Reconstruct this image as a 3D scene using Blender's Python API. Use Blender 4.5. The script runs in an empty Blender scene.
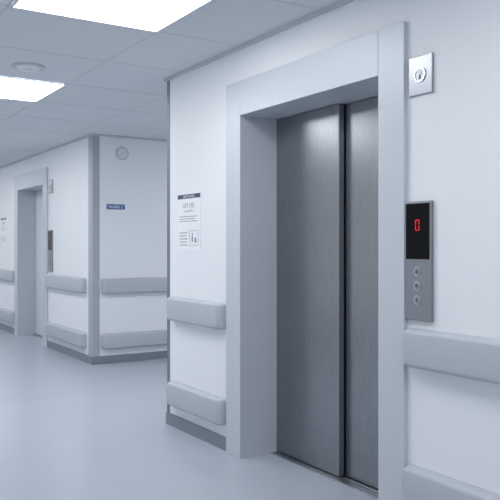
import bpy, bmesh, math
from mathutils import Vector, Matrix

scene = bpy.context.scene
scene.view_settings.view_transform = 'Standard'
scene.view_settings.look = 'None'
scene.view_settings.exposure = 0.0

# ---------------------------------------------------------------- materials
def srgb(r, g, b):
    def f(c):
        c /= 255.0
        return c/12.92 if c <= 0.04045 else ((c+0.055)/1.055)**2.4
    return (f(r), f(g), f(b), 1.0)

def mat(name, rgb, rough=0.5, metal=0.0, noise=0.0, nscale=40.0, bump=0.0, spec=0.5,
        aniso=0.0, stretch=None, emis=None, estr=0.0, rvar=0.0, coat=0.0):
    m = bpy.data.materials.new(name)
    m.use_nodes = True
    nt = m.node_tree
    b = nt.nodes['Principled BSDF']
    col = srgb(*rgb)
    b.inputs['Base Color'].default_value = col
    b.inputs['Roughness'].default_value = rough
    b.inputs['Metallic'].default_value = metal
    b.inputs['Specular IOR Level'].default_value = spec
    b.inputs['Coat Weight'].default_value = coat
    if aniso:
        b.inputs['Anisotropic'].default_value = aniso
    if emis:
        b.inputs['Emission Color'].default_value = srgb(*emis)
        b.inputs['Emission Strength'].default_value = estr
    tc = nt.nodes.new('ShaderNodeTexCoord')
    mp = nt.nodes.new('ShaderNodeMapping')
    nt.links.new(tc.outputs['Object'], mp.inputs['Vector'])
    if stretch:
        mp.inputs['Scale'].default_value = stretch
    n = nt.nodes.new('ShaderNodeTexNoise')
    n.inputs['Scale'].default_value = nscale
    n.inputs['Detail'].default_value = 4
    nt.links.new(mp.outputs[0], n.inputs['Vector'])
    if noise > 0:
        mix = nt.nodes.new('ShaderNodeMix')
        mix.data_type = 'RGBA'
        mix.inputs[6].default_value = tuple(c*(1-noise) for c in col[:3])+(1,)
        mix.inputs[7].default_value = tuple(min(1, c*(1+noise)) for c in col[:3])+(1,)
        nt.links.new(n.outputs['Fac'], mix.inputs[0])
        nt.links.new(mix.outputs[2], b.inputs['Base Color'])
    if rvar > 0:
        mr = nt.nodes.new('ShaderNodeMapRange')
        mr.inputs['To Min'].default_value = max(0.02, rough-rvar)
        mr.inputs['To Max'].default_value = min(1, rough+rvar)
        nt.links.new(n.outputs['Fac'], mr.inputs['Value'])
        nt.links.new(mr.outputs[0], b.inputs['Roughness'])
    if bump > 0:
        bp = nt.nodes.new('ShaderNodeBump')
        bp.inputs['Strength'].default_value = bump
        bp.inputs['Distance'].default_value = 0.002
        nt.links.new(n.outputs['Fac'], bp.inputs['Height'])
        nt.links.new(bp.outputs[0], b.inputs['Normal'])
    return m

M_WALL  = mat('wall_paint', (232, 235, 239), 0.55, noise=0.01, nscale=60, bump=0.05)
M_CEIL  = mat('ceiling_tile', (218, 222, 227), 0.9, noise=0.03, nscale=180, bump=0.15)
M_GRID  = mat('ceiling_grid_metal', (194, 200, 208), 0.5, noise=0.01)
M_TBAR  = mat('tbar_line', (204, 208, 214), 0.6, noise=0.01)
M_FLOOR = mat('vinyl_floor', (176, 184, 195), 0.24, noise=0.02, nscale=3.0, rvar=0.03)
M_BASE  = mat('vinyl_baseboard', (126, 134, 145), 0.5, noise=0.02)
M_RAIL  = mat('rail_vinyl', (182, 187, 195), 0.5, noise=0.015, nscale=200, bump=0.03)
M_GUARD = mat('corner_guard_dark', (118, 124, 133), 0.4, metal=0.3, noise=0.02)
M_GUARD2= mat('corner_guard_light', (170, 175, 183), 0.45, noise=0.02)
M_CASE  = mat('casing_steel', (198, 203, 211), 0.42, metal=0.1, noise=0.01, nscale=30)
M_DOOR  = mat('brushed_steel_door', (149, 152, 157), 0.28, metal=1.0, noise=0.03, nscale=12,
              stretch=(60, 60, 0.6), rvar=0.03)
M_DOOR2 = mat('satin_pale_door', (214, 219, 226), 0.40, metal=0.0, noise=0.01, nscale=20)  # paler, non-metal leaf colour for the far lift
M_SEAM  = mat('seam_dark', (60, 66, 74), 0.7, noise=0.01)
M_SILL  = mat('sill_aluminium', (170, 175, 182), 0.35, metal=0.9, noise=0.02)
M_PANEL = mat('brushed_panel', (148, 152, 159), 0.34, metal=0.9, noise=0.04, nscale=10, stretch=(60, 60, 1))
M_BLACK = mat('black_glass', (8, 9, 11), 0.15, noise=0.01, spec=0.12)
M_BTN   = mat('button_steel', (200, 204, 210), 0.25, metal=0.9, noise=0.01)
M_RED   = mat('led_red', (215, 10, 30), 0.4, emis=(215, 15, 40), estr=0.6)
M_PAPER = mat('paper', (238, 240, 243), 0.4, noise=0.01)
M_NAVY  = mat('ink_navy', (48, 62, 88), 0.5, noise=0.01)
M_BLUE  = mat('sign_blue', (62, 98, 146), 0.5, noise=0.01)
M_INK   = mat('ink_grey', (138, 146, 157), 0.6, noise=0.01)
M_WHITE = mat('plastic_white', (230, 232, 236), 0.45, noise=0.01)
M_GRILL = mat('plastic_grey', (200, 204, 210), 0.5, noise=0.01)
M_LIGHT = mat('light_diffuser', (255, 255, 255), 0.5, emis=(252, 253, 255), estr=10.0)

# ---------------------------------------------------------------- helpers
def link(ob, parent=None):
    scene.collection.objects.link(ob)
    if parent:
        ob.parent = parent
    return ob

def mesh_ob(name, bm, m, parent=None, smooth=False):
    me = bpy.data.meshes.new(name)
    bmesh.ops.recalc_face_normals(bm, faces=bm.faces[:])
    bm.to_mesh(me); bm.free()
    for mm in (m if isinstance(m, (list, tuple)) else [m]):
        me.materials.append(mm)
    if smooth:
        for p in me.polygons: p.use_smooth = True
    return link(bpy.data.objects.new(name, me), parent)

def add_box(bm, x0, x1, y0, y1, z0, z1, mi=0):
    vs = [bm.verts.new((x, y, z)) for x in (x0, x1) for y in (y0, y1) for z in (z0, z1)]
    for f in ((0,1,3,2),(4,6,7,5),(0,4,5,1),(2,3,7,6),(0,2,6,4),(1,5,7,3)):
        fc = bm.faces.new([vs[i] for i in f]); fc.material_index = mi

def boxes(name, lst, m, parent=None, bevel=0.0):
    bm = bmesh.new()
    for b in lst: add_box(bm, *b)
    ob = mesh_ob(name, bm, m, parent)
    if bevel:
        md = ob.modifiers.new('bevel', 'BEVEL'); md.width = bevel; md.segments = 3
        md.limit_method = 'ANGLE'
    return ob

def empty(name, loc=(0,0,0), rz=0.0):
    e = bpy.data.objects.new(name, None)
    e.empty_display_size = 0.1
    e.location = loc; e.rotation_euler = (0, 0, rz)
    return link(e)

def disc(name, r, y0, y1, cx, cz, m, parent, seg=40, r2=None, bevel=0.0):
    """cylinder whose axis is local y, from y0 (front, -) to y1"""
    r2 = r if r2 is None else r2
    bm = bmesh.new()
    a = [bm.verts.new((cx+r2*math.cos(2*math.pi*i/seg), y0, cz+r2*math.sin(2*math.pi*i/seg))) for i in range(seg)]
    b = [bm.verts.new((cx+r*math.cos(2*math.pi*i/seg), y1, cz+r*math.sin(2*math.pi*i/seg))) for i in range(seg)]
    bm.faces.new(a); bm.faces.new(b)
    for i in range(seg):
        j = (i+1) % seg
        bm.faces.new((a[i], a[j], b[j], b[i]))
    ob = mesh_ob(name, bm, m, parent)
    if bevel:
        md = ob.modifiers.new('bevel', 'BEVEL'); md.width = bevel; md.segments = 3; md.limit_method = 'ANGLE'
    return ob

def ring(name, R, w, y0, y1, cx, cz, m, parent, seg=40):
    bm = bmesh.new()
    rows = []
    for (r, y) in ((R, y1), (R, y0), (R-w, y0), (R-w, y1)):
        rows.append([bm.verts.new((cx+r*math.cos(2*math.pi*i/seg), y, cz+r*math.sin(2*math.pi*i/seg))) for i in range(seg)])
    for k in range(4):
        A, B = rows[k], rows[(k+1) % 4]
        for i in range(seg):
            j = (i+1) % seg
            bm.faces.new((A[i], A[j], B[j], B[i]))
    return mesh_ob(name, bm, m, parent)

def text(name, body, size, x, y, z, m, parent, align='LEFT'):
    cu = bpy.data.curves.new(name, 'FONT')
    cu.body = body; cu.size = size; cu.extrude = 0.0003
    cu.align_x = align
    cu.materials.append(m)
    ob = bpy.data.objects.new(name, cu)
    ob.location = (x, y, z); ob.rotation_euler = (math.pi/2, 0, 0)
    return link(ob, parent)

ROT = -math.pi/2      # local -y (outward) -> world -X ; local +x -> world -Y

# ---------------------------------------------------------------- room dimensions
W1 = 2.42      # plane of near lift wall
W2 = 2.90      # plane of far lift wall
YC = 4.98      # end of near wall (corner)
YF = 7.89      # face of far block
H  = 2.60
XL = -1.25
YB, YE, XE = -3.5, 17.0, 8.0

E1Y, E2Y = 3.270, 10.365      # centres of the lifts
HW, OW, CH, OH = 0.808, 0.634, 2.375, 2.157

boxes('floor', [(XL-0.2, XE+0.2, YB-0.2, YE+0.2, -0.1, 0.0)], M_FLOOR)
boxes('ceiling', [(XL-0.2, XE+0.2, YB-0.2, YE+0.2, H, H+0.1)], M_CEIL)
# unseen left side: piers, low sill wall, lintel, open bays added for world light
piers, bays = [], []
y = YB-0.2
bay_w, pier = 2.3, 0.25
while y < YE:
    piers.append((XL-0.2, XL, y, min(y+pier, YE+0.2), 0.25, 2.45))
    if y+pier+bay_w < YE+0.1:
        bays.append((y+pier, y+pier+bay_w))
        y += pier+bay_w
    else:
        piers.append((XL-0.2, XL, y+pier, YE+0.2, 0.25, 2.45)); break
boxes('wall_left', [(XL-0.2, XL, YB-0.2, YE+0.2, 0, 0.25), (XL-0.2, XL, YB-0.2, YE+0.2, 2.45, H)]+piers, M_WALL)
for i, (a, b) in enumerate(bays):
    t = 0.04; x0, x1 = XL-0.14, XL-0.08; mid = (a+b)/2
    wn = empty('fill_light_opening_%d' % (i+1), (0, 0, 0))
    boxes('frame', [(x0, x1, a, a+t, 0.25, 2.45), (x0, x1, b-t, b, 0.25, 2.45),
                    (x0, x1, a+t, b-t, 0.25, 0.25+t), (x0, x1, a+t, b-t, 2.45-t, 2.45),
                    (x0, x1, mid-t/2, mid+t/2, 0.25+t, 2.45-t)], M_WHITE, wn)
# rear end behind the viewer, with an unglazed opening added for fill light
boxes('wall_back', [(XL, W1, YB-0.2, YB, 0, 0.25), (XL, W1, YB-0.2, YB, 2.45, H),
                    (XL, XL+0.3, YB-0.2, YB, 0.25, 2.45), (W1-0.3, W1, YB-0.2, YB, 0.25, 2.45)], M_WALL)
wn = empty('fill_light_opening_%d' % (len(bays)+1))
boxes('frame', [(XL+0.3, XL+0.34, YB-0.13, YB-0.07, 0.25, 2.45), (W1-0.34, W1-0.3, YB-0.13, YB-0.07, 0.25, 2.45),
                (XL+0.34, W1-0.34, YB-0.13, YB-0.07, 0.25, 0.29), (XL+0.34, W1-0.34, YB-0.13, YB-0.07, 2.41, 2.45),
                (0.56, 0.60, YB-0.13, YB-0.07, 0.29, 2.41)], M_WHITE, wn)
# unseen far end of the corridor, open bay added to let ambient light in
boxes('wall_end', [(XL, W2, YE, YE+0.2, 0, 0.25), (XL, W2, YE, YE+0.2, 2.45, H),
                   (XL, XL+0.3, YE, YE+0.2, 0.25, 2.45), (W2-0.3, W2, YE, YE+0.2, 0.25, 2.45)], M_WALL)
wn = empty('fill_light_opening_%d' % (len(bays)+2))
boxes('frame', [(XL+0.3, XL+0.34, YE+0.07, YE+0.13, 0.25, 2.45), (W2-0.34, W2-0.3, YE+0.07, YE+0.13, 0.25, 2.45),
                (XL+0.34, W2-0.34, YE+0.07, YE+0.13, 0.25, 0.29), (XL+0.34, W2-0.34, YE+0.07, YE+0.13, 2.41, 2.45),
                (0.80, 0.84, YE+0.07, YE+0.13, 0.29, 2.41)], M_WHITE, wn)
boxes('wall_side_corridor_end', [(XE, XE+0.2, YC-0.2, YF+0.2, 0, H)], M_WALL)
# near lift wall with opening for the lift, and return face along the side corridor
o = OW+0.03
boxes('wall_right', [
    (W1, W1+0.42, YB-0.2, E1Y-o, 0, H),
    (W1, W1+0.42, E1Y+o, YC, 0, H),
    (W1, W1+0.42, E1Y-o, E1Y+o, OH+0.03, H),
    (W1+0.42, XE, YC-0.25, YC, 0, H)], M_WALL)
boxes('wall_far', [
    (W2, W2+0.42, YF, E2Y-o, 0, H),
    (W2, W2+0.42, E2Y+o, YE+0.2, 0, H),
    (W2, W2+0.42, E2Y-o, E2Y+o, OH+0.03, H),
    (W2+0.42, XE, YF, YF+0.25, 0, H)], M_WALL)

# baseboards
bt, bh = 0.012, 0.088
boxes('baseboard_right', [
    (W1-bt, W1, YB, E1Y-HW, 0, bh), (W1-bt, W1, E1Y+HW, YC+bt, 0, bh),
    (W1, XE, YC, YC+bt, 0, bh)], M_BASE, bevel=0.002)
boxes('baseboard_far', [
    (W2-bt, W2, YF-bt, E2Y-HW, 0, bh), (W2-bt, W2, E2Y+HW, YE, 0, bh),
    (W2, XE, YF-bt, YF, 0, bh)], M_BASE, bevel=0.002)
boxes('baseboard_left', [(XL, XL+bt, YB, YE, 0, bh)], M_BASE)
boxes('baseboard_back', [(XL+bt, W1-bt, YB, YB+bt, 0, bh)], M_BASE)

# ceiling perimeter angle
tt = 0.022
boxes('trim_1', [(W1-tt, W1, YB, YC+tt, H-0.022, H), (W1, XE, YC, YC+tt, H-0.022, H)], M_GRID)
boxes('trim_2', [(W2-tt, W2, YF-tt, YE, H-0.022, H), (W2, XE, YF-tt, YF, H-0.022, H)], M_GRID)

# ceiling grid of T-bars
P = 0.82; PX = 0.86; gx0, gy0 = 1.84, 3.92
g = []
hw_ = 0.005
for k in range(-3, 8):
    x = gx0+k*PX
    if x < XL+0.05 or x > XE-0.05: continue
    if x < W1-0.05: g.append((x-hw_, x+hw_, YB, YE, H-0.002, H))
    elif x < W2: g.append((x-hw_, x+hw_, YC+0.03, YE, H-0.002, H))
    else: g.append((x-hw_, x+hw_, YC+0.03, YF-0.03, H-0.002, H))
for k in range(-9, 17):
    y = gy0+k*P
    if y < YB or y > YE: continue
    if y < YC: x1 = W1-0.025
    elif y < YF: x1 = XE
    else: x1 = W2-0.025
    g.append((XL, x1, y-hw_, y+hw_, H-0.0018, H))
boxes('ceiling_grid', g, M_TBAR)

# ---------------------------------------------------------------- ceiling light panels
def light_panel(x0, y0):
    e = empty('ceiling_light_panel', (x0+PX/2, y0+P/2, H))
    h = PX/2-0.006; v = P/2-0.006; w = 0.014
    boxes('frame', [(-h, h, -v, -v+w, -0.010, -0.0031), (-h, h, v-w, v, -0.010, -0.0031),
                    (-h, -h+w, -v+w, v-w, -0.010, -0.0031), (h-w, h, -v+w, v-w, -0.010, -0.0031)], M_WHITE, e)
    boxes('diffuser', [(-h+w, h-w, -v+w, v-w, -0.007, -0.0031)], M_LIGHT, e)
for (i, j) in ((-1, -1), (-1, 2), (-2, 2), (-1, -4), (-1, -7), (-1, 5), (-1, 8), (-1, 11), (-1, 14), (3, 2), (6, 2)):  # first two in view; the rest unseen, added for illumination and door highlights
    light_panel(gx0+i*PX, gy0+j*P)

# round ceiling diffuser / detector
def ceiling_detector(x, y):
    e = empty('smoke_detector', (x, y, H)); e.rotation_euler = (math.pi/2, 0, 0)
    disc('base_ring', 0.115, -0.012, 0.0, 0, 0, M_GRILL, e, bevel=0.003)
    disc('housing', 0.085, -0.026, -0.012, 0, 0, M_WHITE, e, r2=0.065, bevel=0.004)
    disc('sensor', 0.03, -0.032, -0.026, 0, 0, M_WHITE, e, bevel=0.003)
ceiling_detector(1.43, 5.17)

# ---------------------------------------------------------------- corner guards
def corner_guard(x, y, wing_x, wing_y, sy, m, z0=bh):
    e = empty('corner_guard', (x, y, 0))
    t = 0.004
    bm = bmesh.new()
    ya, yb = sorted((sy*t, -sy*wing_y))
    add_box(bm, -t, 0, ya, yb, z0, H-0.022)
    ya, yb = sorted((0.0, sy*t))
    add_box(bm, 0, wing_x, ya, yb, z0, H-0.022)
    ob = mesh_ob('angle', bm, m, e)
    return e
corner_guard(W1, YC, 0.04, 0.035, 1, M_GUARD)
corner_guard(W2, YF, 0.08, 0.13, -1, M_GUARD2)

# ---------------------------------------------------------------- rails
def rail(kind, loc, length, rz, height=0.172, depth=0.062):
    """bumper rail; local x 0..length, outward -y, z = bottom"""
    e = empty(kind, loc, rz)
    prof = []   # (z, inset)
    r = 0.022
    for i in range(7):
        a = math.pi/2*i/6
        prof.append((r-r*math.cos(a), r-r*math.sin(a)))
    prof.append((height*0.5, -0.003))
    for i in range(7):
        a = math.pi/2*(1-i/6)
        prof.append((height-r+r*math.cos(a), r-r*math.sin(a)))
    bm = bmesh.new(); rows = []
    R = 0.045
    for (z, s) in prof:
        d = depth-s; pts = []
        n = 8
        for i in range(n+1):
            a = math.pi/2*i/n
            pts.append((s+R-R*math.cos(a), -(d-R)-R*math.sin(a)))
        for i in range(n+1):
            a = math.pi/2*(1-i/n)
            pts.append((length-s-R+R*math.cos(a), -(d-R)-R*math.sin(a)))
        pts = [(s, -0.001)]+pts+[(length-s, -0.001)]
        rows.append([bm.verts.new((p[0], p[1], z)) for p in pts])
    for a, b in zip(rows[:-1], rows[1:]):
        for i in range(len(a)-1):
            bm.faces.new((a[i], a[i+1], b[i+1], b[i]))
        bm.faces.new((a[-1], a[0], b[0], b[-1]))
    bm.faces.new(rows[0]); bm.faces.new(rows[-1])
    ob = mesh_ob('cover', bm, M_RAIL, e, smooth=True)
    md = ob.modifiers.new('es', 'EDGE_SPLIT'); md.split_angle = math.radians(50)
    return e
for kind, z in (('handrail', 0.79), ('bumper_rail', 0.165)):
    rail(kind, (W1, 4.90, z), 0.79, ROT)
    rail(kind, (W1, E1Y-HW-0.012, z), 3.5, ROT)
    rail(kind, (W2, E2Y-HW-0.03, z), 1.44, ROT)
    rail(kind, (W2, 14.8, z), 14.8-E2Y-HW-0.03, ROT)
    rail(kind, (W2+0.10, YF, z), 4.5, 0.0)

# ---------------------------------------------------------------- elevator
def elevator(yc, w, M_LEAF):
    e = empty('elevator', (w, yc, 0), ROT)
    c = 0.022; D = 0.254; gap = 0.0015
    boxes('casing_left',  [(-HW, -OW, -c, 0, 0, CH)], M_CASE, e, bevel=0.002)
    boxes('casing_right', [(OW, HW, -c, 0, 0, CH)], M_CASE, e, bevel=0.002)
    boxes('casing_head',  [(-OW+gap, OW-gap, -c, 0, OH, CH)], M_CASE, e, bevel=0.002)
    boxes('jamb_left',  [(-OW-0.028, -OW, 0.0, D+0.14, 0, OH)], M_CASE, e)
    boxes('jamb_right', [(OW, OW+0.028, 0.0, D+0.14, 0, OH)], M_CASE, e)
    boxes('soffit', [(-OW, OW, 0.0, D+0.14, OH, OH+0.028)], M_CASE, e)
    boxes('door_leaf_front', [(-OW+0.002, -0.004, D, D+0.035, 0.012, OH-0.004)], M_LEAF, e, bevel=0.003)
    boxes('door_leaf_rear', [(-0.06, OW-0.002, D+0.045, D+0.08, 0.012, OH-0.004)], M_LEAF, e, bevel=0.003)
    boxes('door_edge_strip', [(-0.0038, 0.002, D+0.001, D+0.036, 0.014, OH-0.006)], M_PANEL, e)
    boxes('sill', [(-OW, OW, D-0.045, D+0.012, 0.0, 0.006),
                   (-OW, OW, D+0.024, D+0.055, 0.0, 0.006),
                   (-OW, OW, D+0.068, D+0.13, 0.0, 0.006)], M_SILL, e, bevel=0.001)
    boxes('sill_groove', [(-OW, OW, D+0.012, D+0.024, 0.0, 0.002),
                          (-OW, OW, D+0.055, D+0.068, 0.0, 0.002)], M_SEAM, e)
    boxes('shaft_back', [(-OW, OW, D+0.13, D+0.14, 0.0, OH)], M_SEAM, e)
    return e
elevator(E1Y, W1, M_DOOR)
elevator(E2Y, W2, M_DOOR2)

def call_panel(yc, w):
    e = empty('elevator_call_panel', (w, yc, 1.0), ROT)
    hw, h, d = 0.082, 0.54, 0.018
    boxes('faceplate', [(-hw, hw, -d, 0, 0, h)], M_PANEL, e, bevel=0.004)
    boxes('display_glass', [(-hw+0.010, hw-0.010, -d-0.002, -d, h-0.262, h-0.010)], M_BLACK, e, bevel=0.001)
    y0, y1 = -d-0.0032, -d-0.002
    cx, cz, a, b, t = 0.001, h-0.108, 0.013, 0.025, 0.0046
    boxes('floor_digit', [
        (cx-a+t, cx+a-t, y0, y1, cz+b-t, cz+b), (cx-a+t, cx+a-t, y0, y1, cz-b, cz-b+t),
        (cx-a, cx-a+t, y0, y1, cz+0.002, cz+b-0.002), (cx+a-t, cx+a, y0, y1, cz+0.002, cz+b-0.002),
        (cx-a, cx-a+t, y0, y1, cz-b+0.002, cz-0.002), (cx+a-t, cx+a, y0, y1, cz-b+0.002, cz-0.002)], M_RED, e)
    for i, z in enumerate((0.222, 0.158, 0.094)):
        ring('button_bezel_%d' % (i+1), 0.021, 0.004, -d-0.004, -d, 0, z, M_BTN, e)
        disc('button_%d' % (i+1), 0.0165, -d-0.006, -d, 0, z, M_PANEL, e, bevel=0.001)
        bm = bmesh.new()
        s = 0.008; sg = 1 if i == 0 else -1
        if i < 2:
            v = [bm.verts.new((x, y, z+zz*sg)) for y in (-d-0.0068, -d-0.006) for (x, zz) in ((-s, -s*0.7), (s, -s*0.7), (0, s*0.9))]
            bm.faces.new(v[:3]); bm.faces.new(v[3:])
            for k in range(3):
                kk = (k+1) % 3
                bm.faces.new((v[k], v[kk], v[kk+3], v[k+3]))
        else:
            add_box(bm, -0.002, 0.002, -d-0.0068, -d-0.006, z-0.008, z+0.008)
        mesh_ob('button_mark_%d' % (i+1), bm, M_SEAM, e)
    for k, (x, z) in enumerate(((-hw+0.01, 0.012), (hw-0.01, 0.012))):
        disc('screw_%d' % (k+1), 0.003, -d-0.001, -d, x, z, M_BTN, e, seg=12)
    return e
call_panel(2.380, W1)
call_panel(E2Y-0.94, W2)

def lantern(yc, w):
    e = empty('elevator_lantern_plate', (w, yc, 2.02), ROT)
    boxes('faceplate', [(-0.072, 0.072, -0.012, 0, 0, 0.176)], M_PANEL, e, bevel=0.003)
    ring('bezel', 0.034, 0.006, -0.017, -0.012, 0, 0.09, M_BTN, e)
    disc('lens', 0.028, -0.014, -0.012, 0, 0.09, M_PANEL, e)
    disc('lens_core', 0.012, -0.016, -0.014, 0, 0.10, M_WHITE, e)
    boxes('lens_mark', [(-0.004, 0.004, -0.0155, -0.014, 0.070, 0.088)], M_SEAM, e)
    return e
lantern(2.370, W1)
lantern(E2Y-0.95, W2)

# ---------------------------------------------------------------- notices
def notice(x, y, z0, wd, ht):
    e = empty('safety_notice', (x, y, z0), ROT)
    h = wd/2; p = -0.004
    boxes('sheet', [(-h, h, p, 0, 0, ht)], M_PAPER, e)
    f = -0.0046
    boxes('header_band', [(-h, h, f, p, ht-0.034, ht-0.004)], M_NAVY, e)
    text('header_text', 'SAFETY NOTICE', 0.024, 0, f-0.0002, ht-0.028, M_PAPER, e, 'CENTER')
    text('title_text', 'LIFT USE', 0.045, 0.0, f, ht-0.100, M_INK, e, 'CENTER')
    text('subtitle_text', 'in case of fire', 0.024, 0.0, f, ht-0.130, M_INK, e, 'CENTER')
    ln = []
    for i in range(3):
        ln.append((-h+0.03, h-0.05-0.03*(i % 2), f, p, ht-0.165-i*0.017, ht-0.160-i*0.017))
    for i in range(5):
        ln.append((-h+0.03, -0.02-0.015*(i % 2), f, p, 0.03+i*0.022, 0.036+i*0.022))
    boxes('text_lines', ln, M_INK, e)
    boxes('diagram_box', [(0.01, h-0.03, f, p, 0.135, 0.138), (0.01, h-0.03, f, p, 0.03, 0.033),
                      (0.01, 0.013, f, p, 0.033, 0.135), (h-0.033, h-0.03, f, p, 0.033, 0.135)], M_INK, e)
    boxes('diagram_figure', [(0.045, 0.065, f, p, 0.055, 0.10), (0.09, 0.115, f, p, 0.05, 0.085)], M_INK, e)
    disc('figure_head', 0.009, f, p, 0.055, 0.112, M_INK, e, seg=20)
    return e
notice(W1, 4.633, 1.310, 0.345, 0.400)
notice(W2, 11.90, 1.36, 0.33, 0.42)

e = empty('wall_sign', (3.175, YF, 1.73))
boxes('plate', [(-0.11, 0.11, -0.006, 0, 0, 0.082)], M_BLUE, e, bevel=0.001)
boxes('lower_strip', [(-0.11, 0.11, -0.0066, -0.006, 0.0, 0.022)], M_PAPER, e)
text('sign_text', 'WARD 2', 0.045, -0.09, -0.0064, 0.036, M_PAPER, e)

e = empty('fire_alarm_sounder', (3.25, YF, 2.40))
disc('base', 0.080, -0.012, 0, 0, 0, M_GRILL, e, bevel=0.003)
disc('dome', 0.060, -0.035, -0.012, 0, 0, M_WHITE, e, r2=0.050, bevel=0.004)
ring('grille', 0.036, 0.006, -0.037, -0.035, 0, 0, M_GRILL, e)
disc('centre', 0.014, -0.039, -0.035, 0, 0, M_GRILL, e)

# ---------------------------------------------------------------- world
w = bpy.data.worlds.new('world'); scene.world = w
w.use_nodes = True
w.node_tree.nodes['Background'].inputs[0].default_value = (0.89, 0.94, 1, 1)
w.node_tree.nodes['Background'].inputs[1].default_value = 0.75

# ---------------------------------------------------------------- camera
cam = bpy.data.cameras.new('camera')
cam.lens = 52.56; cam.sensor_width = 36; cam.sensor_fit = 'HORIZONTAL'
cam.shift_y = -0.009
co = bpy.data.objects.new('camera', cam)
co.location = (0, 0, 1.34)
co.rotation_euler = (math.pi/2, 0, math.radians(-32.34))
link(co)
scene.camera = co
